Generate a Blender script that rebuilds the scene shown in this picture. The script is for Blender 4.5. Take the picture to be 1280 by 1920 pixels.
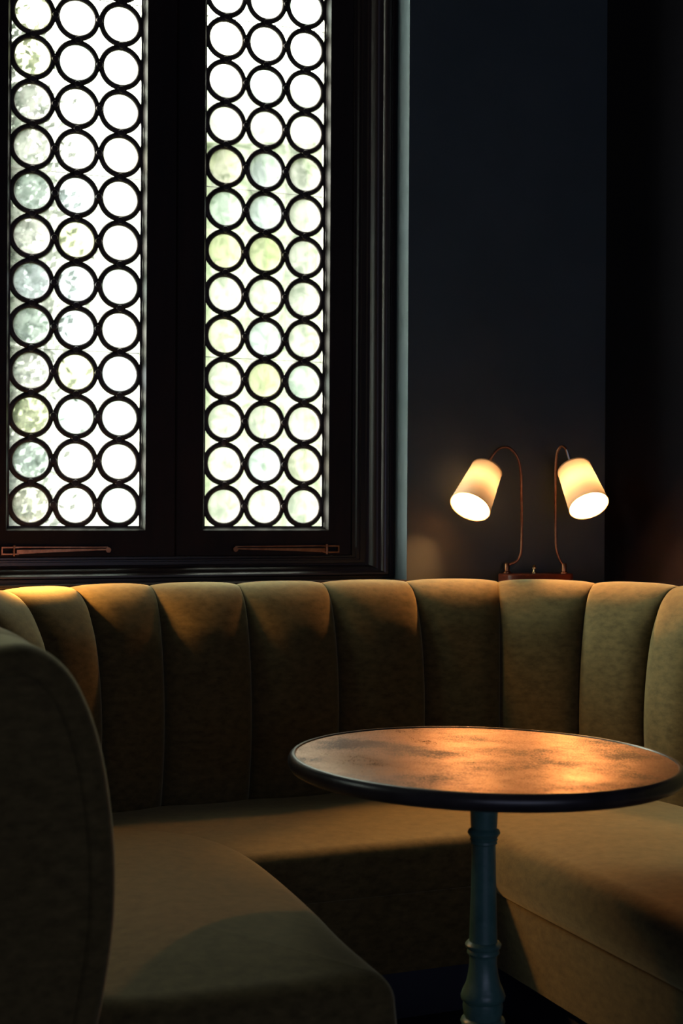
import bpy, bmesh, math, random
from mathutils import Vector, Matrix
random.seed(7)
S = bpy.context.scene
for o in list(bpy.data.objects): bpy.data.objects.remove(o)
col = S.collection

# ------------------------------------------------------------------ camera, world, lights, exposure
F = 2667.0; H = 1.275; HZ = 957.0; ROLL = 0.0056
cd = bpy.data.cameras.new('camera'); cam = bpy.data.objects.new('camera', cd); col.objects.link(cam)
cd.sensor_fit = 'VERTICAL'; cd.sensor_height = 36; cd.lens = F*36/1920
cd.shift_y = -3/1920; cd.clip_start = .05; cd.clip_end = 200
cam.location = (0, 0, H)
cam.rotation_euler = (Matrix.Rotation(-ROLL, 4, 'Y') @ Matrix.Rotation(math.pi/2, 4, 'X')).to_euler()
cd.dof.use_dof = True; cd.dof.focus_distance = 3.8; cd.dof.aperture_fstop = 4.0
S.camera = cam
S.view_settings.view_transform = 'Standard'; S.view_settings.look = 'None'
S.view_settings.gamma = 1; S.view_settings.exposure = 0
S.cycles.use_denoising = True
S.cycles.max_bounces = 10; S.cycles.transparent_max_bounces = 16
S.cycles.sample_clamp_indirect = 4

TH = math.radians(22.4); CW, SW = math.cos(TH), math.sin(TH); TC = CW*4.46
def W(s, t, z=0.0):
    """s runs along the window wall, t comes out of it into the room."""
    return Vector((CW*s + SW*(t-TC), SW*s - CW*(t-TC), z))
def s_at(u, t):
    r = (u-640)/F; T = t-TC
    return (-SW*T - r*CW*T) / (CW - r*SW)
WV = W(1, 0)-W(0, 0); NV = W(0, 1)-W(0, 0)

wd = bpy.data.worlds.new('sky'); S.world = wd; wd.use_nodes = True
nt = wd.node_tree; bg = nt.nodes['Background']
bg.inputs[0].default_value = (1.0, 1.0, .92, 1)
wt = nt.nodes.new('ShaderNodeTexCoord'); wx = nt.nodes.new('ShaderNodeSeparateXYZ'); wm = nt.nodes.new('ShaderNodeMapRange')
nt.links.new(wt.outputs['Generated'], wx.inputs[0]); nt.links.new(wx.outputs['Z'], wm.inputs[0])
wm.interpolation_type = 'SMOOTHSTEP'
wm.inputs[1].default_value = .17; wm.inputs[2].default_value = .36; wm.inputs[3].default_value = 2.4; wm.inputs[4].default_value = 11.0   # bright high sky over a paler horizon
# the brighter side of the sky, off to the left, where the hazy sun stands
gd = Vector((-.92, .30, .28)).normalized()
wn = nt.nodes.new('ShaderNodeVectorMath'); wn.operation = 'DOT_PRODUCT'; nt.links.new(wt.outputs['Generated'], wn.inputs[0]); wn.inputs[1].default_value = gd
wg = nt.nodes.new('ShaderNodeMapRange'); wg.interpolation_type = 'SMOOTHSTEP'; nt.links.new(wn.outputs['Value'], wg.inputs[0])
wg.inputs[1].default_value = .80; wg.inputs[2].default_value = 1.0; wg.inputs[3].default_value = 0; wg.inputs[4].default_value = 80.0
wa = nt.nodes.new('ShaderNodeMath'); wa.operation = 'ADD'; nt.links.new(wm.outputs[0], wa.inputs[0]); nt.links.new(wg.outputs[0], wa.inputs[1])
nt.links.new(wa.outputs[0], bg.inputs[1])

def area(name, loc, aim, sx, sy, power, color, portal=False):
    l = bpy.data.lights.new(name, 'AREA'); l.shape = 'RECTANGLE'; l.size = sx; l.size_y = sy
    l.energy = power; l.color = color
    o = bpy.data.objects.new(name, l); col.objects.link(o); o.location = loc
    o.rotation_euler = (Vector(aim)-Vector(loc)).to_track_quat('-Z', 'Y').to_euler()
    if portal: l.cycles.is_portal = True
    return o
area('window_portal', W(1.198, -.32, 2.45), W(1.198, 1, 2.45), 1.6, 3.0, 1, (1, 1, 1), True)
area('left_side_fill', W(-2.9, .26, 2.0), W(2.5, .6, 1.2), .45, 2.2, 50, (.88, 1, .86))  # added side fill for the right back and reveal; wall_left has no window
area('far_room_fill', W(.6, 6.6, 1.1), W(1.0, .5, .6), 3.4, 1.6, 24.0, (.62, .68, 1.0))  # added bluish fill behind the camera, lifts the blacks; no source modelled
def point(name, loc, power, color, rad):
    l = bpy.data.lights.new(name, 'POINT'); l.energy = power; l.color = color; l.shadow_soft_size = rad
    o = bpy.data.objects.new(name, l); col.objects.link(o); o.location = loc
l_ = area('neighbour_lamp_light', W(.47, .17, 1.25), W(.70, .24, 1.0), .10, .10, 6.5, (1, .46, .12)); l_.data.shape = 'DISK'; l_.data.spread = math.radians(74)

# ------------------------------------------------------------------ helpers
def new_obj(name, bm, mats, parent=None, smooth=True):
    me = bpy.data.meshes.new(name)
    if parent is not None:
        bmesh.ops.translate(bm, verts=bm.verts, vec=-root_loc(parent))
    bm.normal_update(); bm.to_mesh(me); bm.free()
    if not isinstance(mats, (list, tuple)): mats = [mats]
    for m in mats: me.materials.append(m)
    if smooth:
        me.polygons.foreach_set('use_smooth', [True]*len(me.polygons))
        me.set_sharp_from_angle(angle=math.radians(42))
    o = bpy.data.objects.new(name, me); col.objects.link(o)
    if parent is not None: o.parent = parent
    return o
def root_loc(p):
    v = Vector(p.location)
    while p.parent: p = p.parent; v += Vector(p.location)
    return v
def empty(name, loc):
    o = bpy.data.objects.new(name, None); col.objects.link(o); o.location = loc; o.empty_display_size = .1
    return o
def tag(o, label=None, cat=None, group=None, kind=None):
    for k, v in (('label', label), ('category', cat), ('group', group), ('kind', kind)):
        if v: o[k] = v
    return o
def box_w(bm, s0, s1, t0, t1, z0, z1, mat=0):
    vs = [bm.verts.new(W(s, t, z)) for z in (z0, z1) for s, t in ((s0, t0), (s1, t0), (s1, t1), (s0, t1))]
    fs = []
    for f in ((0, 1, 2, 3), (7, 6, 5, 4), (0, 4, 5, 1), (1, 5, 6, 2), (2, 6, 7, 3), (3, 7, 4, 0)):
        fc = bm.faces.new([vs[i] for i in f]); fc.material_index = mat; fs.append(fc)
    bmesh.ops.recalc_face_normals(bm, faces=fs)
    return vs
def loft(bm, rings, closed=True, cap0=False, cap1=False, mat=0):
    R = [[bm.verts.new(p) for p in r] for r in rings]; n = len(R[0]); fs = []
    for a, b in zip(R, R[1:]):
        for i in range(n if closed else n-1):
            j = (i+1) % n
            f = bm.faces.new((a[i], a[j], b[j], b[i])); f.material_index = mat; fs.append(f)
    if cap0: f = bm.faces.new(R[0][::-1]); f.material_index = mat; fs.append(f)
    if cap1: f = bm.faces.new(R[-1]); f.material_index = mat; fs.append(f)
    bmesh.ops.recalc_face_normals(bm, faces=fs)
    return R
def lathe(bm, prof, origin, axis=(0, 0, 1), n=64, cap0=False, cap1=False, mat=0):
    q = Vector((0, 0, 1)).rotation_difference(Vector(axis).normalized()); o = Vector(origin)
    rings = [[o + q @ Vector((r*math.cos(2*math.pi*i/n), r*math.sin(2*math.pi*i/n), h)) for i in range(n)] for r, h in prof]
    return loft(bm, rings, True, cap0, cap1, mat)
def catmull(P, k=8):
    P = [Vector(p) for p in P]; Q = [2*P[0]-P[1]] + P + [2*P[-1]-P[-2]]; out = []
    for i in range(1, len(Q)-2):
        a, b, c, d = Q[i-1:i+3]
        for j in range(k):
            u = j/k
            out.append(.5*((2*b)+(c-a)*u+(2*a-5*b+4*c-d)*u*u+(3*b-a-3*c+d)*u**3))
    return out+[P[-1]]
def tube(bm, pts, r, n=12, cap=True):
    rings = []; up = None
    for i, p in enumerate(pts):
        d = (pts[min(i+1, len(pts)-1)]-pts[max(i-1, 0)]).normalized()
        if up is None: up = d.orthogonal().normalized()
        up = (up - d*up.dot(d)).normalized(); v = d.cross(up)
        rr = r[i] if isinstance(r, (list, tuple)) else r
        rings.append([p+rr*(math.cos(2*math.pi*k/n)*up+math.sin(2*math.pi*k/n)*v) for k in range(n)])
    loft(bm, rings, True, cap, cap)

def mat(name, base, rough=.5, metal=0, sheen=0, spec=.5, coat=0):
    m = bpy.data.materials.new(name); m.use_nodes = True; b = m.node_tree.nodes['Principled BSDF']
    b.inputs['Base Color'].default_value = (*base, 1); b.inputs['Roughness'].default_value = rough
    b.inputs['Metallic'].default_value = metal; b.inputs['Specular IOR Level'].default_value = spec
    b.inputs['Sheen Weight'].default_value = sheen; b.inputs['Coat Weight'].default_value = coat
    return m
def noise_col(m, c0, c1, scale=8, detail=6, lo=.35, hi=.65, stretch=(1, 1, 1), bump=0, bscale=60, bdist=.002, rough=None):
    n = m.node_tree; b = n.nodes['Principled BSDF']
    tc = n.nodes.new('ShaderNodeTexCoord'); mp = n.nodes.new('ShaderNodeMapping'); mp.inputs['Scale'].default_value = stretch
    n.links.new(tc.outputs['Object'], mp.inputs[0])
    t = n.nodes.new('ShaderNodeTexNoise'); t.inputs['Scale'].default_value = scale; t.inputs['Detail'].default_value = detail
    t.inputs['Roughness'].default_value = .62
    n.links.new(mp.outputs[0], t.inputs['Vector'])
    r = n.nodes.new('ShaderNodeValToRGB'); r.color_ramp.elements[0].position = lo; r.color_ramp.elements[1].position = hi
    r.color_ramp.elements[0].color = (*c0, 1); r.color_ramp.elements[1].color = (*c1, 1)
    n.links.new(t.outputs['Fac'], r.inputs[0]); n.links.new(r.outputs[0], b.inputs['Base Color'])
    if rough:
        mr = n.nodes.new('ShaderNodeMapRange'); mr.inputs[1].default_value = lo; mr.inputs[2].default_value = hi
        mr.inputs[3].default_value, mr.inputs[4].default_value = rough
        n.links.new(t.outputs['Fac'], mr.inputs[0]); n.links.new(mr.outputs[0], b.inputs['Roughness'])
    if bump:
        t2 = n.nodes.new('ShaderNodeTexNoise'); t2.inputs['Scale'].default_value = bscale; t2.inputs['Detail'].default_value = 4
        n.links.new(tc.outputs['Object'], t2.inputs['Vector'])
        bp = n.nodes.new('ShaderNodeBump'); bp.inputs['Strength'].default_value = bump; bp.inputs['Distance'].default_value = bdist
        n.links.new(t2.outputs['Fac'], bp.inputs['Height']); n.links.new(bp.outputs[0], b.inputs['Normal'])
    return m

velvet = noise_col(mat('olive_velvet', (.1, .08, .03), .85, sheen=.4, spec=.1), (.042, .031, .012), (.128, .094, .036),
                   34, 12, .2, .8, (1, 1, 1.9), bump=.3, bscale=220, bdist=.001)
velvet.node_tree.nodes['Principled BSDF'].inputs['Sheen Roughness'].default_value = .45
velvet.node_tree.nodes['Principled BSDF'].inputs['Sheen Tint'].default_value = (.95, .85, .5, 1)
kickm = mat('navy_kick', (.012, .014, .03), .6)
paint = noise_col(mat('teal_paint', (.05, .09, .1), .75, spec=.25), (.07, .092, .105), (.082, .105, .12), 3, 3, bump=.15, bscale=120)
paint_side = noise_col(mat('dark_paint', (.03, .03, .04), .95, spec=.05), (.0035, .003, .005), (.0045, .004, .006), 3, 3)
wood = noise_col(mat('dark_stained_wood', (.03, .012, .01), .32, spec=.5), (.018, .011, .012), (.034, .019, .018), 9, 6, .35, .7, (1, 1, .15), bump=.2, bscale=90, bdist=.0006)
wood_matte = noise_col(mat('matte_sash_wood', (.02, .012, .012), .6, spec=.2), (.014, .009, .010), (.026, .015, .015), 9, 6, .35, .7, (1, 1, .15))
leadm = noise_col(mat('lead_came', (.06, .045, .04), .55, metal=.4), (.035, .022, .02), (.09, .07, .068), 30, 5, bump=.4, bscale=150)
copper = noise_col(mat('aged_copper', (.5, .2, .09), .35, metal=1), (.32, .12, .055), (.5, .22, .11), 40, 4)
brass = mat('brass', (.75, .5, .22), .25, metal=1)
steel = mat('steel', (.7, .7, .7), .3, metal=1)
leather = noise_col(mat('oxblood_leather', (.2, .05, .03), .4), (.16, .04, .022), (.25, .065, .035), 20, 5, bump=.2, bscale=200)
darkmetal = noise_col(mat('dark_table_rim', (.02, .018, .02), .32, spec=.5), (.018, .015, .018), (.035, .03, .032), 15, 4)
iron = noise_col(mat('teal_cast_iron', (.03, .07, .075), .35, spec=.5), (.04, .12, .11), (.08, .18, .165), 18, 5, bump=.35, bscale=70, bdist=.002)
floor_m = noise_col(mat('dark_floor', (.02, .018, .02), .6), (.016, .015, .02), (.03, .026, .028), 5, 5)
ceil_m = mat('ceiling_paint', (.1, .1, .1), .9)
plaster = mat('pale_plaster', (.30, .31, .285), .9)
stone = mat('pale_stone', (.25, .28, .20), .9)
ground_m = noise_col(mat('ground', (.1, .12, .06), 1), (.08, .1, .05), (.2, .22, .12), 1.5, 5)
bark = mat('bark', (.08, .06, .045), .9)
leafm = noise_col(mat('leaves', (.08, .14, .05), .6), (.012, .020, .017), (.03, .04, .027), 2.5, 3)

# table top: mottled patinated copper sheet
topm = mat('patinated_copper_sheet', (.4, .2, .12), .35, metal=.85)
n = topm.node_tree; b = n.nodes['Principled BSDF']
tc = n.nodes.new('ShaderNodeTexCoord')
n1 = n.nodes.new('ShaderNodeTexNoise'); n1.inputs['Scale'].default_value = 5.5; n1.inputs['Detail'].default_value = 8; n1.inputs['Roughness'].default_value = .65
n2 = n.nodes.new('ShaderNodeTexNoise'); n2.inputs['Scale'].default_value = 260; n2.inputs['Detail'].default_value = 3
for q in (n1, n2): n.links.new(tc.outputs['Object'], q.inputs['Vector'])
ad = n.nodes.new('ShaderNodeMath'); ad.operation = 'MULTIPLY_ADD'; ad.inputs[1].default_value = .6
n.links.new(n2.outputs['Fac'], ad.inputs[0]); n.links.new(n1.outputs['Fac'], ad.inputs[2])
# two worn dark stains of the patina
src = ad
for (px_, py_, rad_, amt_) in ((-.21, .06, .15, .20), (.29, .06, .13, .13), (-.06, .26, .14, .12)):
    mp_ = n.nodes.new('ShaderNodeMapping'); mp_.vector_type = 'POINT'; mp_.inputs['Location'].default_value = (-px_, -py_, -.75)
    n.links.new(tc.outputs['Object'], mp_.inputs[0])
    ln = n.nodes.new('ShaderNodeVectorMath'); ln.operation = 'LENGTH'; n.links.new(mp_.outputs[0], ln.inputs[0])
    ms = n.nodes.new('ShaderNodeMapRange'); ms.interpolation_type = 'SMOOTHSTEP'; ms.inputs[1].default_value = rad_; ms.inputs[2].default_value = 0
    ms.inputs[3].default_value = 0; ms.inputs[4].default_value = amt_; n.links.new(ln.outputs['Value'], ms.inputs[0])
    sb = n.nodes.new('ShaderNodeMath'); sb.operation = 'SUBTRACT'; n.links.new(src.outputs[0], sb.inputs[0]); n.links.new(ms.outputs[0], sb.inputs[1]); src = sb
ad = src
r = n.nodes.new('ShaderNodeValToRGB'); cr = r.color_ramp
cr.elements[0].position = .665; cr.elements[0].color = (.03, .02, .018, 1)
cr.elements[1].position = 1.0; cr.elements[1].color = (.42, .24, .145, 1)
e = cr.elements.new(.74); e.color = (.22, .118, .07, 1)
n.links.new(ad.outputs[0], r.inputs[0]); n.links.new(r.outputs[0], b.inputs['Base Color'])
mr = n.nodes.new('ShaderNodeMapRange'); mr.inputs[1].default_value = .48; mr.inputs[2].default_value = 1.0; mr.inputs[3].default_value = .7; mr.inputs[4].default_value = .25
n.links.new(ad.outputs[0], mr.inputs[0]); n.links.new(mr.outputs[0], b.inputs['Roughness'])
bp = n.nodes.new('ShaderNodeBump'); bp.inputs['Strength'].default_value = .8; bp.inputs['Distance'].default_value = .0003
n.links.new(n2.outputs['Fac'], bp.inputs['Height']); n.links.new(bp.outputs[0], b.inputs['Normal'])

def glass_mat(name, fac_lo, fac_hi, tr=(1, 1, 1)):
    m = bpy.data.materials.new(name); m.use_nodes = True; n = m.node_tree; n.nodes.clear()
    out = n.nodes.new('ShaderNodeOutputMaterial'); at = n.nodes.new('ShaderNodeVertexColor'); at.layer_name = 'tint'
    tp = n.nodes.new('ShaderNodeBsdfTransparent'); tl = n.nodes.new('ShaderNodeBsdfTranslucent'); gl = n.nodes.new('ShaderNodeBsdfGlossy')
    gl.inputs['Roughness'].default_value = .08
    tc = n.nodes.new('ShaderNodeTexCoord'); ns = n.nodes.new('ShaderNodeTexNoise'); ns.inputs['Scale'].default_value = 26
    ns.inputs['Detail'].default_value = 7; ns.inputs['Distortion'].default_value = .8
    n.links.new(tc.outputs['Object'], ns.inputs['Vector'])
    mx0 = n.nodes.new('ShaderNodeMix'); mx0.data_type = 'RGBA'; mx0.blend_type = 'MULTIPLY'; mx0.inputs[0].default_value = 1
    rr = n.nodes.new('ShaderNodeValToRGB'); rr.color_ramp.elements[0].position = .3; rr.color_ramp.elements[0].color = (.72, .78, .74, 1)
    rr.color_ramp.elements[1].position = .55; rr.color_ramp.elements[1].color = (*tr, 1)
    n.links.new(ns.outputs['Fac'], rr.inputs[0]); n.links.new(at.outputs['Color'], mx0.inputs[6]); n.links.new(rr.outputs[0], mx0.inputs[7])
    for q in (tp, tl): n.links.new(mx0.outputs[2], q.inputs['Color'])
    mr = n.nodes.new('ShaderNodeMapRange'); mr.inputs[1].default_value = .3; mr.inputs[2].default_value = .7
    mr.inputs[3].default_value = fac_lo; mr.inputs[4].default_value = fac_hi
    n.links.new(ns.outputs['Fac'], mr.inputs[0])
    a = n.nodes.new('ShaderNodeMixShader'); n.links.new(mr.outputs[0], a.inputs[0]); n.links.new(tp.outputs[0], a.inputs[1]); n.links.new(tl.outputs[0], a.inputs[2])
    c = n.nodes.new('ShaderNodeMixShader'); fr = n.nodes.new('ShaderNodeFresnel'); fr.inputs[0].default_value = 1.4
    n.links.new(fr.outputs[0], c.inputs[0]); n.links.new(a.outputs[0], c.inputs[1]); n.links.new(gl.outputs[0], c.inputs[2])
    n.links.new(c.outputs[0], out.inputs[0]); return m
glass = glass_mat('antique_glass', .035, .11)
glass_rim = glass_mat('glass_edge', .12, .2, (.95, 1, .98))

def shade_mat():
    m = bpy.data.materials.new('cream_lamp_fabric'); m.use_nodes = True; n = m.node_tree; n.nodes.clear()
    out = n.nodes.new('ShaderNodeOutputMaterial')
    d = n.nodes.new('ShaderNodeBsdfDiffuse'); d.inputs[0].default_value = (.5, .42, .3, 1)
    t = n.nodes.new('ShaderNodeBsdfTranslucent'); t.inputs[0].default_value = (.8, .86, .9, 1)
    mx = n.nodes.new('ShaderNodeMixShader'); mx.inputs[0].default_value = .0145
    n.links.new(d.outputs[0], mx.inputs[1]); n.links.new(t.outputs[0], mx.inputs[2]); n.links.new(mx.outputs[0], out.inputs[0]); return m
shadem = shade_mat()
trimm = mat('shade_binding', (.75, .45, .22), .8)
def emis(name, c, s):
    m = bpy.data.materials.new(name); m.use_nodes = True; n = m.node_tree; n.nodes.clear()
    out = n.nodes.new('ShaderNodeOutputMaterial'); e = n.nodes.new('ShaderNodeEmission'); e.inputs[0].default_value = (*c, 1); e.inputs[1].default_value = s
    n.links.new(e.outputs[0], out.inputs[0]); return m
bulbL = emis('dim_bulb_glow', (1, .41, .12), 1750)
bulbR = emis('bright_bulb_glow', (1, .41, .12), 2500)

# ------------------------------------------------------------------ room
S0, S1, T1, ZC = -3.0, 2.665, 7.0, 4.3
WS0, WS1, WZ0 = .47, 1.926, 1.054
D = .1345; GB = 1.2195; NR = 17; GT = GB+NR*D; WZ1 = GT+.17
def struct(name, bm, m):
    return tag(new_obj(name, bm, m, None, False), kind='structure')
bm = bmesh.new(); box_w(bm, S0-.2, S1+.2, -.3, T1+.2, -.15, 0); struct('floor', bm, floor_m)
bm = bmesh.new(); box_w(bm, S0-.2, S1+.2, -.3, T1+.2, ZC, ZC+.15); struct('ceiling', bm, ceil_m)
bm = bmesh.new()
box_w(bm, S0, WS0, -.3, 0, 0, ZC); box_w(bm, WS1, S1, -.3, 0, 0, ZC)
box_w(bm, WS0, WS1, -.3, 0, 0, WZ0-.012); box_w(bm, WS0, WS1, -.3, 0, WZ1, ZC)
struct('wall_back', bm, paint)
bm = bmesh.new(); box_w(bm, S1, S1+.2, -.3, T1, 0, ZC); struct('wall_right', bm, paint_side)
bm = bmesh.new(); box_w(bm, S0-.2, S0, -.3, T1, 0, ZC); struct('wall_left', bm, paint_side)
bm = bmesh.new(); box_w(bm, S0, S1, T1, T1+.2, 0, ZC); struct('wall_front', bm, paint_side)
# ledge boxing in the corner behind the bench
bm = bmesh.new()
pl = [(1.95, .001), (2.664, .001), (2.664, .30), (2.50, .20), (2.32, .135), (1.95, .016)]
loft(bm, [[W(s, t, z) for s, t in pl] for z in (.90, 1.0)], True, True, True)
struct('trim_1', bm, paint_side)

# ------------------------------------------------------------------ window
win = tag(empty('window_1', W((WS0+WS1)/2, -.15, WZ0)), kind='structure')
def rect_sweep(bm, s0, s1, z0, z1, prof, scb=1.0, closed_prof=True):
    """prof: list of (inset, t); swept round a rectangle with mitred corners."""
    rings = []
    for cs, cz in ((s0, z0), (s1, z0), (s1, z1), (s0, z1), (s0, z0)):
        ring = []
        for i, t in prof:
            ds = i if cs == s0 else -i; dz = i*scb if cz == z0 else -i
            ring.append(W(cs+ds, t, cz+dz))
        rings.append(ring)
    loft(bm, rings, closed_prof)
bm = bmesh.new()
prof = [(0, -.24), (0, -.105), (.018, -.105), (.020, -.090), (.026, -.084), (.036, -.084), (.044, -.090), (.047, -.098), (.053, -.100),
        (.062, -.104), (.072, -.115), (.078, -.126), (.086, -.128), (.088, -.134), (.104, -.134), (.106, -.140), (.114, -.140), (.118, -.146), (.128, -.146), (.128, -.24)]
rect_sweep(bm, WS0, WS1, WZ0, WZ1, prof, .58)
new_obj('frame', bm, wood, win)
bm = bmesh.new()
box_w(bm, WS0-.0, WS1-.0005, -.12, .012, WZ0-.012, WZ0)
bmesh.ops.bevel(bm, geom=list(bm.edges), offset=.004, segments=3, affect='EDGES')
new_obj('sill', bm, wood, win)

def roundels(parent, s0, sd):
    tints = random.Random(sd)
    bm = bmesh.new(); cl = bm.loops.layers.color.new('tint'); R = .415*D; TG = -.182
    def add(faces, c, mi):
        for f in faces:
            f.material_index = mi
            for lp in f.loops: lp[cl] = (*c, 1)
    for i in range(3):
        for k in range(NR):
            cs, cz = s0+D*(i+.5), GB+D*(k+.5)
            x = tints.random()
            g = tints.uniform(.86, 1)
            c = (.98*g, 1*g, .96*g)
            if x < .12: c = (.84, .87, .73)
            elif x < .32: c = (.84, .90, .87)
            elif x < .5: c = (.90, .91, .84)
            elif x < .6: c = (.86, .91, .92)
            nn = 40
            def ring(r, dt): return [bm.verts.new(W(cs+r*math.cos(2*math.pi*j/nn), TG+dt, cz+r*math.sin(2*math.pi*j/nn))) for j in range(nn)]
            rs = [ring(R*1.04, 0), ring(R*.955, .001), ring(R*.9, .003), ring(R*.6, .005), ring(R*.25, .006)]
            for m_, (a, b_) in enumerate(zip(rs, rs[1:])):
                add([bm.faces.new((a[j], a[(j+1) % nn], b_[(j+1) % nn], b_[j])) for j in range(nn)], c, 1 if m_ == 0 else 0)
            add([bm.faces.new(rs[-1])], c, 0)
            for qx, qz in ((1, 1), (-1, 1), (-1, -1), (1, -1)):
                g = tints.uniform(.88, 1); c2 = (.97*g, 1*g, .95*g)
                cor = bm.verts.new(W(cs+qx*D/2, TG, cz+qz*D/2)); arc = [bm.verts.new(W(cs+qx*D/2, TG, cz))]
                for j in range(9):
                    a = math.pi/2*j/8
                    arc.append(bm.verts.new(W(cs+qx*R*1.05*math.cos(a), TG, cz+qz*R*1.05*math.sin(a))))
                arc.append(bm.verts.new(W(cs, TG, cz+qz*D/2)))
                add([bm.faces.new((cor, arc[j], arc[j+1])) for j in range(10)], c2, 0)
    return new_obj('pane', bm, [glass, glass_rim], parent)
def leading(parent, s0, sd):
    rr = random.Random(sd+50)
    bm = bmesh.new(); TG = -.182
    N = 44
    for i in range(3):
        for k in range(NR):
            cs, cz = s0+D*(i+.5)+rr.uniform(-.0008, .0008), GB+D*(k+.5)+rr.uniform(-.0008, .0008)
            wob = [rr.uniform(-1, 1) for _ in range(3)]
            rings = []
            for j in range(N):
                a = 2*math.pi*j/N; wv = 1+.006*(wob[0]*math.cos(2*a+wob[1]*3)+wob[2]*math.sin(3*a))
                ri, ro = .388*D*wv, .517*D
                rings.append([W(cs+r_*math.cos(a), TG+t_, cz+r_*math.sin(a)) for r_, t_ in
                              ((ri, -.002), (ri, .002), (ri+.003, .0055), ((ri+ro)/2, .007), (ro-.003, .0055), (ro, .002), (ro, -.002), ((ri+ro)/2, -.006))])
            rings.append(rings[0]); loft(bm, rings)
            # solder joints
            for ds, dz in ((.5, 0), (0, .5)):
                if (ds and i == 2) or (dz and k == NR-1): continue
                lathe(bm, [(0.0125, -.005), (.0125, .004), (.009, .0085), (.003, .0095)], W(cs+ds*D, TG, cz+dz*D), NV, 16, True, True)
    # perimeter came and thin cross bars
    box_w(bm, s0-.002, s0+.004, TG-.005, TG+.006, GB, GT); box_w(bm, s0+3*D-.004, s0+3*D+.0045, TG-.005, TG+.006, GB, GT)
    box_w(bm, s0, s0+3*D, TG-.005, TG+.006, GB-.002, GB+.004); box_w(bm, s0, s0+3*D, TG-.005, TG+.006, GT-.004, GT+.002)
    o = new_obj('leading', bm, leadm, parent); return o
def stay(parent, sa, sb, flip):
    """a brass casement stay lying on the bottom rail: bar from sa to sb, pivot bracket at the sb end"""
    z = 1.150; T = -.141
    o = empty('window_stay', W((sa+sb)/2, T, z)-root_loc(parent)); o.parent = parent
    bm = bmesh.new(); d = 1 if sb > sa else -1; L = abs(sb-sa)
    def P(x, t, zz): return W(sa+d*x, t, zz)
    for (z0, z1, za, zb, t) in ((z+.009, z+.0125, z+.008, z+.011, T+.006), (z-.010, z+.003, z+.001, z+.005, T+.010)):
        rings = [[P(x, t-.003, a), P(x, t+.003, a), P(x, t+.003, b_), P(x, t-.003, b_)] for x, a, b_ in ((.0, za, zb), (L*.5, (za+z0)/2, (zb+z1)/2), (L*.86, z0, z1))]
        loft(bm, rings, True, True, True)
    tube(bm, [P(0, T+.004, z+.001), P(0, T+.014, z+.001)], .008, 14)
    new_obj('bar', bm, copper, o)
    bm = bmesh.new()
    x0, x1 = L*.84, L
    for (a, b_, z0, z1) in ((x0, x1, z-.012, z-.008), (x0, x1, z+.008, z+.012), (x1-.004, x1, z-.012, z+.012), (x0+.012, x0+.016, z-.012, z+.012)):
        s_a, s_b = sorted((sa+d*a, sa+d*b_)); box_w(bm, s_a, s_b, T-.009, T+.012, z0, z1)
    tube(bm, [P(x0+.014, T+.008, z-.016), P(x0+.014, T+.008, z+.016)], .005, 12)
    new_obj('bracket', bm, copper, o)
for idx, (gs0, so0, so1, st) in enumerate(((.6965, .599, 1.2045, None), (1.3035, 1.2065, 1.797, None))):
    sash = empty('sash', W(gs0+.2, -.16, GB)-root_loc(win)); sash.parent = win
    bm = bmesh.new(); gs1 = gs0+3*D
    outer = (so0, so1, WZ0+.075, WZ1-.128); inner = (gs0, gs1, GB, GT)
    def lerp_rect(f, di=0): return [o_+(i_-o_)*f for o_, i_ in zip(outer, inner)]
    rings = []
    spec = [(outer, -.205, 0), (outer, -.153, 0), (outer, -.150, -.003), (inner, -.150, .0095), (inner, -.153, .0080), (inner, -.165, .0050), (inner, -.168, .0015), (inner, -.176, .0005), (inner, -.205, .0005)]
    for (rc, t, gr) in spec:
        s0_, s1_, z0_, z1_ = rc
        rings.append([W(s0_-gr, t, z0_-gr), W(s1_+gr, t, z0_-gr), W(s1_+gr, t, z1_+gr), W(s0_-gr, t, z1_+gr)])
    rings.append(rings[0]); loft(bm, rings)
    new_obj('sash_frame', bm, wood_matte, sash)
    roundels(sash, gs0, 11+idx*4); leading(sash, gs0, 3+idx)
    for k in (4, 8, 12, 16):
        bm = bmesh.new(); zz = GB+k*D
        tube(bm, [W(gs0, -.19, zz), W(gs1, -.19, zz)], .0016, 8); new_obj('saddle_bar', bm, leadm, sash)
    if idx: stay(sash, s_at(440, -.14), s_at(634, -.14), 1)
    else: stay(sash, s_at(202, -.14), s_at(2, -.14), -1)

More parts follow.
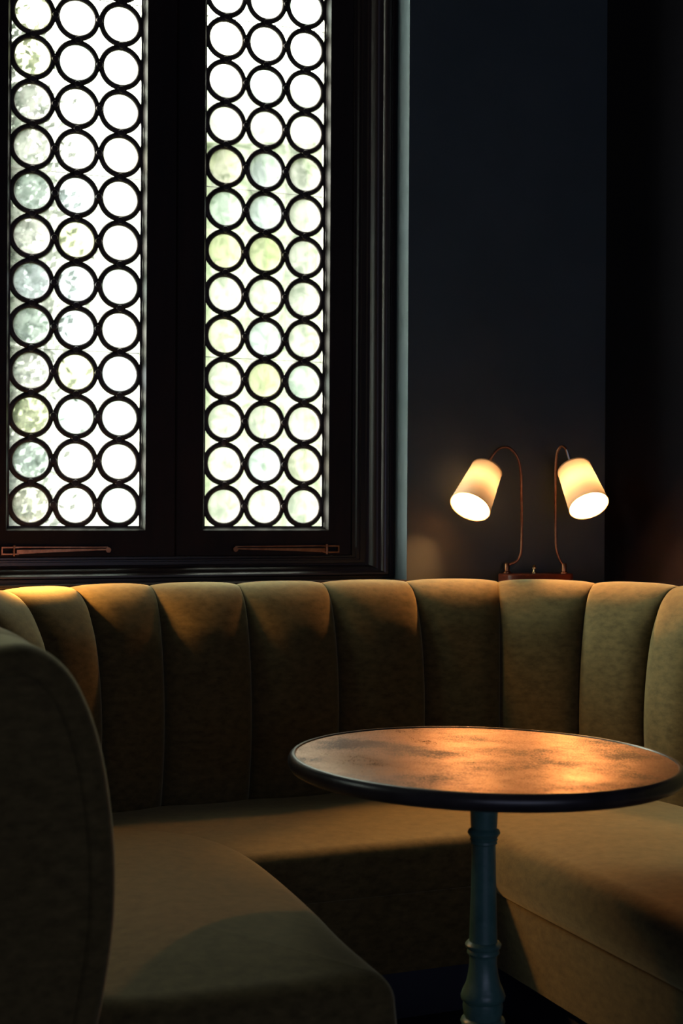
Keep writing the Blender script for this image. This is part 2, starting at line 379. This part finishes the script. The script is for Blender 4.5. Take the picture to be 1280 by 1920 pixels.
# ------------------------------------------------------------------ outside
bm = bmesh.new(); box_w(bm, -30, 30, -40, -.4, -.9, -.8); tag(new_obj('ground', bm, ground_m), kind='structure')
def tree(loc, h, rx, ry, nl, seed, label):
    rt = tag(empty('tree', Vector(loc)), label, 'tree'); R_ = random.Random(seed); L = Vector(loc)
    bm = bmesh.new(); pts = catmull([L, L+Vector((.1, 0, h*.3)), L+Vector((-.08, .1, h*.6)), L+Vector((.05, 0, h*.92))], 5)
    tube(bm, pts, [.14-.11*i/(len(pts)-1) for i in range(len(pts))], 10)
    for j in range(14):
        z = h*(.2+.7*j/14); a = j*2.4; p = L+Vector((0, 0, z)); q = p+Vector((math.cos(a)*rx*.8, math.sin(a)*ry*.8, .5))
        tube(bm, catmull([p, (p+q)/2+Vector((0, 0, .15)), q], 4), [.045-.035*i/8 for i in range(9)], 6)
    new_obj('trunk', bm, bark, rt)
    bm = bmesh.new(); cl = [(R_.uniform(-1, 1), R_.uniform(-1, 1), R_.uniform(.08, 1)) for _ in range(420)]
    for i in range(nl):
        c = cl[R_.randrange(len(cl))]; k = 1-.25*abs(c[2]-.5)
        p = L+Vector((c[0]*rx*k*.8, c[1]*ry*k*.8, c[2]*h))+Vector((R_.gauss(0, .19), R_.gauss(0, .2), R_.gauss(0, .22)))
        a = Vector((R_.gauss(0, 1), R_.gauss(0, 1), R_.gauss(0, 1))).normalized(); b_ = a.orthogonal().normalized(); c_ = a.cross(b_); w, l = .02, .036
        bm.faces.new([bm.verts.new(v) for v in (p-b_*l, p+c_*w-b_*l*.1, p+b_*l, p-c_*w-b_*l*.1)])
    new_obj('foliage', bm, leafm, rt, False)
tree((-2.82, 8.4, -.8), 7.0, .98, .9, 150000, 3, 'leafy green tree outside, behind the leftmost column of round panes')
bl = tag(empty('building', W(6, -12, -.8)), 'pale building with upright piers outside, behind the right-hand sash', 'building')
bm = bmesh.new()
def bx(x0, x1, y0, y1, z0, z1):
    vs = [bm.verts.new((x, y, z)) for z in (z0, z1) for x, y in ((x0, y0), (x1, y0), (x1, y1), (x0, y1))]
    fs = [bm.faces.new([vs[i] for i in f]) for f in ((0, 1, 2, 3), (7, 6, 5, 4), (0, 4, 5, 1), (1, 5, 6, 2), (2, 6, 7, 3), (3, 7, 4, 0))]
    bmesh.ops.recalc_face_normals(bm, faces=fs)
bx(-1.9, 4, 15.5, 18, -.8, 5.6); new_obj('wall', bm, plaster, bl)
for u in (372, 445, 512, 590):
    x = (u-640)/F*14.8; bm = bmesh.new(); lathe(bm, [(.17, -.8), (.17, -.6), (.12, -.55), (.105, 4.8), (.15, 4.9), (.17, 5.05)], (x, 14.9, 0), n=24, cap0=True, cap1=True)
    new_obj('pier', bm, stone, bl)
bm = bmesh.new(); bx(-1.9, 4, 14.6, 15.5, 5.05, 5.6); new_obj('eave', bm, plaster, bl)

# ------------------------------------------------------------------ banquette
SA, SB, TB, R0 = .378, 2.54, .14, .70
TL, TR = 1.86, 2.35
L1 = TL-(TB+R0); LA = R0*math.pi/2; LF = (SB-R0)-(SA+R0); L2 = TR-(TB+R0); LT = L1+LA+LF+LA+L2
def path(a):
    """point (s,t) and inward direction on the centre line of the back's top"""
    if a < L1: return (SA, TL-a), (1, 0)
    a -= L1
    if a < LA:
        f = a/R0; return (SA+R0-R0*math.cos(f), TB+R0-R0*math.sin(f)), (math.cos(f), math.sin(f))
    a -= LA
    if a < LF: return (SA+R0+a, TB), (0, 1)
    a -= LF
    if a < LA:
        f = a/R0; return (SB-R0+R0*math.sin(f), TB+R0-R0*math.cos(f)), (-math.sin(f), math.cos(f))
    a -= LA; return (SB, TB+R0+a), (-1, 0)
pp = catmull([(-.118, .14, 0), (-.122, .5, 0), (-.124, .85, 0), (-.118, .96, 0), (-.095, 1.02, 0), (-.055, 1.052, 0), (0, 1.064, 0), (.045, 1.052, 0), (.085, 1.018, 0), (.112, .97, 0), (.133, .91, 0),
              (.148, .84, 0), (.158, .76, 0), (.162, .69, 0), (.160, .61, 0), (.15, .53, 0), (.135, .45, 0), (.11, .36, 0), (.09, .30, 0)], 4)
PR = [(p.x, p.y) for p in pp]; PN = []
for i in range(len(PR)):
    a, b_ = PR[max(i-1, 0)], PR[min(i+1, len(PR)-1)]; dx, dz = b_[0]-a[0], b_[1]-a[1]; l = math.hypot(dx, dz); PN.append((-dz/l, dx/l))
PD = []
for (q, z) in PR:
    if q < -.05: PD.append(.006)
    else:
        f = min(1, max(0, (1.062-z)/.14)); PD.append(.012+.040*f)
bench = tag(empty('banquette', W(1.45, .5, 0)), 'olive green velvet horseshoe banquette with vertical channelled back, wrapped round the table', 'banquette')
seams = [0.24, .47, .70, .93, 1.16, 1.38, 1.61, 1.845, 2.09, 2.352, 2.62, 2.90, 3.195, 3.495, 3.77, 4.01, 4.28, 4.55, 4.82, 5.09, LT]
def back_ring(a, ins, crown=0):
    (s, t), (ms, mt) = path(max(0, min(LT, a))); ring = []
    for (q, z), (nq, nz), dp in zip(PR, PN, PD):
        k_ = dp*ins-max(0, dp-.011)*crown; q2, z2 = q-nq*k_, z-nz*k_
        ring.append(W(s+ms*q2, t+mt*q2, z2))
    return ring
a0 = .0
for a1 in seams:
    bm = bmesh.new(); rings = []; n_ = 26
    for j in range(n_+1):
        u = -math.cos(math.pi*j/n_); ins = 1-(max(0, 1-abs(u)**2.4))**.5
        cr_ = .72
        if a0 == 0:
            if u < 0: ins = 0
            cr_ *= max(0, u)**1.5
        rings.append(back_ring(a0+(a1-a0)*(u+1)/2, ins, cr_))
    loft(bm, rings, False)
    new_obj('back_channel', bm, velvet, bench)
    a0 = a1
# rounded end panel at the near end of the left arm, with a welted flat face
def end_panel(aend, sgn):
    (s, t), (ms, mt) = path(aend); bm = bmesh.new(); rings = []
    def ring(ins, fwd): return [W(s+ms*(q-nq*ins), t+sgn*fwd, z-nz*ins) for (q, z), (nq, nz) in zip(PR, PN)]
    rings = [ring(.0, 0)]
    for k in range(1, 9):
        f = k/8*math.pi/2; rings.append(ring(.042*(1-math.cos(f)), .042*math.sin(f)))
    rings += [ring(.046, .040), ring(.050, .034), ring(.056, .034)]
    RR = loft(bm, rings, False)
    last = RR[-1]; f = bm.faces.new(last); bmesh.ops.triangulate(bm, faces=[f])
    bmesh.ops.recalc_face_normals(bm, faces=bm.faces)
    new_obj('end_panel', bm, velvet, bench)
end_panel(0, 1); end_panel(LT, 1)

def chaikin(P, k=2):
    for _ in range(k):
        Q = []
        for i in range(len(P)):
            a, b_ = P[i], P[(i+1) % len(P)]
            Q += [(a[0]*.75+b_[0]*.25, a[1]*.75+b_[1]*.25), (a[0]*.25+b_[0]*.75, a[1]*.25+b_[1]*.75)]
        P = Q
    return P
def resample(P, n):
    L = [0]
    for i in range(len(P)): a, b_ = P[i], P[(i+1) % len(P)]; L.append(L[-1]+math.hypot(b_[0]-a[0], b_[1]-a[1]))
    out = []; j = 0
    for k in range(n):
        d = L[-1]*k/n
        while L[j+1] < d: j += 1
        f = (d-L[j])/max(1e-9, L[j+1]-L[j]); a, b_ = P[j], P[(j+1) % len(P)]
        out.append((a[0]+(b_[0]-a[0])*f, a[1]+(b_[1]-a[1])*f))
    return out
def cushion(name, P, z0, z1, crown, r=.055, core=None):
    """upholstered cushion: rounded plan outline, rolled top edge, crowned top shrinking towards a core line"""
    P = resample(chaikin(P, 2), 160); n_ = len(P); A = sum(P[i][0]*P[(i+1) % n_][1]-P[(i+1) % n_][0]*P[i][1] for i in range(n_))
    sg = 1 if A > 0 else -1; N_ = []
    for i in range(n_):
        a, b_ = P[(i-2) % n_], P[(i+2) % n_]; dx, dy = b_[0]-a[0], b_[1]-a[1]; l = math.hypot(dx, dy); N_.append((sg*dy/l, -sg*dx/l))
    def off(d, z): return [W(p[0]-m[0]*d, p[1]-m[1]*d, z) for p, m in zip(P, N_)]
    bm = bmesh.new(); rings = [off(.03, z0-.002), off(.012, z0), off(.004, z0+.012), off(0, z0+.03), off(-.004, (z0+z1-r)/2), off(0, z1-r)]
    for k in range(1, 9):
        f = k/8*math.pi/2; rings.append(off(r*(1-math.cos(f)), z1-r+r*math.sin(f)))
    # core shrink
    base = [(p[0]-m[0]*r, p[1]-m[1]*r) for p, m in zip(P, N_)]
    cores = [core(x, y) for x, y in base]
    for _ in range(400): cores = [tuple((cores[i-1][d]+cores[i][d]+cores[(i+1) % n_][d])/3 for d in (0, 1)) for i in range(n_)]
    for k in range(1, 13):
        f = k/12; rg = []
        for (x, y), c in zip(base, cores):
            g = 1-f*.97
            rg.append(W(c[0]+(x-c[0])*g, c[1]+(y-c[1])*g, z1+crown*math.sin(f*math.pi/2)))
        rings.append(rg)
    loft(bm, rings, True, True, True)
    o = new_obj(name, bm, velvet, bench); return o
def core_seg(s0, t0, s1, t1):
    def f(x, y):
        d = (s1-s0, t1-t0); l2 = d[0]**2+d[1]**2; k = max(0, min(1, ((x-s0)*d[0]+(y-t0)*d[1])/l2)); return (s0+d[0]*k, t0+d[1]*k)
    return f
def inner(a, q=.10):
    (s, t), (ms, mt) = path(a); return (s+ms*q, t+mt*q)
backP = [inner(L1+.12+(2*LA+LF-.24)*k/24) for k in range(25)]
backP = [p for p in backP if p[1] < .80]
backP += [(2.36, .88), (2.30, .93), (2.1, .938), (1.8, .938), (1.5, .938), (1.2, .938), (.9, .938), (.64, .95), (.56, .90)]
cushion('seat_cushion', backP, .322, .452, .010, .05, core_seg(.9, .62, 2.05, .62))
leftP = [(.49, 1.85), (.49, 1.6), (.485, 1.3), (.485, 1.0), (.50, .78), (.56, .60), (.64, .52), (.78, .50), (.88, .51), (.97, .56), (1.055, .66), (1.10, .80), (1.112, .95), (1.105, 1.15), (1.088, 1.4), (1.065, 1.6), (1.058, 1.78), (1.053, 1.85), (.99, 1.865), (.8, 1.86)]
cushion('seat_cushion', leftP, .322, .462, .020, .06, core_seg(.78, .85, .78, 1.55))
rightP = [(2.43, 2.35), (2.43, 1.9), (2.43, 1.4), (2.43, 1.0), (2.42, .78), (2.36, .62), (2.25, .52), (2.1, .50), (1.95, .52), (1.83, .60), (1.74, .74), (1.705, .92), (1.70, 1.2), (1.70, 1.6), (1.70, 2.0), (1.70, 2.35), (1.8, 2.36), (2.1, 2.36)]
cushion('seat_cushion', rightP, .322, .462, .015, .06, core_seg(2.06, .85, 2.06, 2.0))
def ublock(name, m, in_s0, in_s1, in_t, out_q, tl, tr, z0, z1, bev):
    inn = [(in_s0, tl), (in_s0, in_t+.06), (in_s0+.02, in_t+.015), (in_s0+.06, in_t), (in_s1-.06, in_t), (in_s1-.02, in_t+.015), (in_s1, in_t+.06), (in_s1, tr)]
    dense = []
    for a, b_ in zip(inn, inn[1:]):
        l = math.hypot(b_[0]-a[0], b_[1]-a[1]); m_ = max(1, int(l/.05))
        dense += [(a[0]+(b_[0]-a[0])*k/m_, a[1]+(b_[1]-a[1])*k/m_) for k in range(m_)]
    dense.append(inn[-1]); n_ = len(dense)
    out = [inner(LT*k/(n_-1), out_q) for k in range(n_)]; out[0] = (out[0][0], tl); out[-1] = (out[-1][0], tr)
    bm = bmesh.new()
    loft(bm, [[W(*i_, z0), W(*i_, z1), W(*o_, z1), W(*o_, z0)] for i_, o_ in zip(dense, out)], True, True, True)
    new_obj(name, bm, m, bench)
ublock('base', velvet, 1.085, 1.72, .935, -.10, 1.84, 2.33, .135, .328, 0)
ublock('toe_kick', kickm, 1.03, 1.775, .88, -.06, 1.78, 2.27, 0, .135, 0)

# ------------------------------------------------------------------ table
TX, TY = .308, 3.04
tb = tag(empty('pedestal_table', (TX, TY, 0)), 'round bistro table with mottled copper top, dark rounded rim and turned iron pedestal', 'table')
bm = bmesh.new(); c = Vector((TX, TY, 0)); lathe(bm, [(.405, .742), (.405, .7493), (.40, .750), (.3, .7502), (.15, .7502), (.01, .7502)], c, n=128, cap1=True)
tops = [new_obj('table_top', bm, topm, tb)]
bm = bmesh.new(); rp = [(.404, .742), (.404, .7508), (.4055, .7525), (.409, .7528), (.4125, .7515), (.4165, .7475), (.4195, .741), (.420, .734), (.4185, .727), (.414, .7205), (.406, .7165), (.38, .715), (.05, .715)]
lathe(bm, rp, c, n=128); tops.append(new_obj('rim', bm, darkmetal, tb))
bm = bmesh.new(); lathe(bm, [(.09, .715), (.09, .708), (.05, .700), (.028, .690)], c, n=32, cap0=True, cap1=True); tops.append(new_obj('mounting_plate', bm, iron, tb))
Mx = Matrix.Rotation(math.radians(1.0), 4, 'Y')
for o in tops:
    o.data.transform(Matrix.Translation((0, 0, .73)) @ Mx @ Matrix.Translation((0, 0, -.73)))
bm = bmesh.new()
def zz(y): return H-(y-958.7)/877.3
col_prof = [(27, 1500), (25, 1545), (24, 1552), (29, 1556), (31, 1561), (27, 1567), (24.5, 1570), (26.5, 1573), (24.5, 1576), (25.5, 1580), (22.5, 1583), (22.5, 1590), (24, 1680), (26.5, 1764),
            (31, 1766), (34, 1770), (33, 1775), (28, 1779), (30, 1782), (30.5, 1786), (27, 1789), (26, 1794), (26, 1806), (28, 1824), (32, 1842), (39, 1857), (42, 1866), (41, 1872), (37, 1876), (38, 1886), (36, 1900), (34, 1906), (40, 1909), (42, 1914), (38, 1920),
            (42, 1926), (38, 1936), (46, 1960), (60, 1990), (85, 2010), (125, 2030)]
lathe(bm, [(r_/877.3, zz(y)) for r_, y in col_prof]+[(.17, .035), (.215, .018), (.22, 0)], c, n=56, cap0=True, cap1=True)
new_obj('pedestal', bm, iron, tb)

# ------------------------------------------------------------------ twin lamp
LY = W(s_at(1005, .085), .085).y
def lp(u, v, dy=0):
    du, dv = u-640, v-HZ; a = ROLL; du2 = du+a*dv; dv2 = dv-a*du; Y = LY+dy
    return Vector((du2/F*Y, Y, H-dv2/F*Y))
lampc = W(s_at(1005, .085), .085)
lamp = tag(empty('twin_lamp', (lampc.x, lampc.y, 1.0)), 'twin-arm copper lamp with two lit cream shades on a red-brown block behind the banquette', 'lamp')
bm = bmesh.new(); hw, hd = .122, .052
pl = []
for k in range(40):
    a = 2*math.pi*k/40; cx = (hw-.03)*(1 if math.cos(a) > 0 else -1); cy = (hd-.03)*(1 if math.sin(a) > 0 else -1)
    pl.append((cx+.03*math.cos(a), cy+.03*math.sin(a)))
ztop = lp(1005, 1075).z
def brg(z, i): return [Vector((lampc.x+x*(1-i/hw)*CW-y*(1-i/hd)*SW*1, lampc.y+x*(1-i/hw)*SW+y*(1-i/hd)*CW, z)) for x, y in pl]
loft(bm, [brg(1.0, .0), brg(ztop-.004, 0), brg(ztop-.001, .0015), brg(ztop, .004)], True, True, True)
new_obj('base', bm, leather, lamp)
def shade(ctr_top, axis, r0, r1, L, bm_):
    ax = Vector(axis).normalized()
    bm = bmesh.new(); lathe(bm, [(r0+(r1-r0)*k/8, L*k/8) for k in range(9)], ctr_top, ax, 64)
    sh = new_obj('lamp_shade', bm, shadem, lamp)
    bm = bmesh.new()
    for r_, h_ in ((r0, 0), (r1, L)):
        pr = [(r_+.0013*math.cos(2*math.pi*k/8), h_+.0022*math.sin(2*math.pi*k/8)) for k in range(9)]
        lathe(bm, pr, ctr_top, ax, 64)
    new_obj('rim_binding', bm, trimm, sh)
    bm = bmesh.new(); lathe(bm, [(.012, .0015), (r0-.001, .0015)], ctr_top, ax, 48); new_obj('shade_top', bm, shadem, sh)
    bm = bmesh.new()   # spider fitting under the open top
    q = Vector((0, 0, 1)).rotation_difference(ax)
    for k in range(3):
        d = q @ Vector((math.cos(k*2.094), math.sin(k*2.094), 0)); tube(bm, [ctr_top+ax*.004, ctr_top+ax*.004+d*r0], .0012, 6)
    lathe(bm, [(.014, .0), (.014, .042), (.010, .048)], ctr_top, ax, 20, True, True)
    new_obj('socket', bm, brass, lamp)
    bm = bmesh.new(); lathe(bm, [(.008, .046), (.012, .051), (.018, .061), (.02, .071), (.018, .080), (.011, .088), (.002, .091)], ctr_top, ax, 24, True, True)
    new_obj('bulb', bm, bm_, lamp)
axL = (-.375, -.56, -.74); axR = (.2, -.625, -.755)
tL = lp(912, 881, -.02); tR = lp(1076, 880, -.02)
shade(tL, axL, .051, .0665, .162, bulbL); shade(tR, axR, .0545, .0645, .156, bulbR)
def arm(pts, r=.0042):
    bm = bmesh.new(); tube(bm, catmull(pts, 8), r, 12); new_obj('arm', bm, copper, lamp)
arm([lp(950, 1060), lp(956, 1058), lp(967, 1053), lp(974, 1043), lp(977, 1028), lp(978, 980), lp(977, 920), lp(976, 885, -.002), lp(970, 858, -.006), lp(956, 841, -.012), lp(941, 839, -.016), lp(929, 847, -.02), lp(919, 862, -.022), tL])
arm([lp(1057, 1060), lp(1052, 1055), lp(1046, 1042), lp(1042, 1020), lp(1041, 960), lp(1041, 900), lp(1042, 865, -.002), lp(1045, 846, -.008), lp(1052, 837, -.012), lp(1060, 841, -.018), lp(1064, 853, -.02)])
bm = bmesh.new(); tube(bm, [lp(1062, 843, -.02), lp(1067, 862, -.022), tR], .0038, 12); new_obj('cap_tube', bm, steel, lamp)
for u in (950, 1057):
    bm = bmesh.new(); p = lp(u, 1075); lathe(bm, [(.013, 0), (.013, .004), (.0085, .007), (.0085, .030), (.007, .033)], Vector((p.x, p.y, ztop)), n=20, cap0=True, cap1=True); new_obj('post', bm, copper, lamp)
bm = bmesh.new(); p = lp(1001, 1075); lathe(bm, [(.008, 0), (.008, .004), (.005, .006), (.004, .014), (.0075, .016), (.0075, .019), (.0035, .021), (.0065, .024), (.004, .027)], Vector((p.x, p.y, ztop)), n=16, cap0=True, cap1=True); new_obj('switch_knob', bm, brass, lamp)
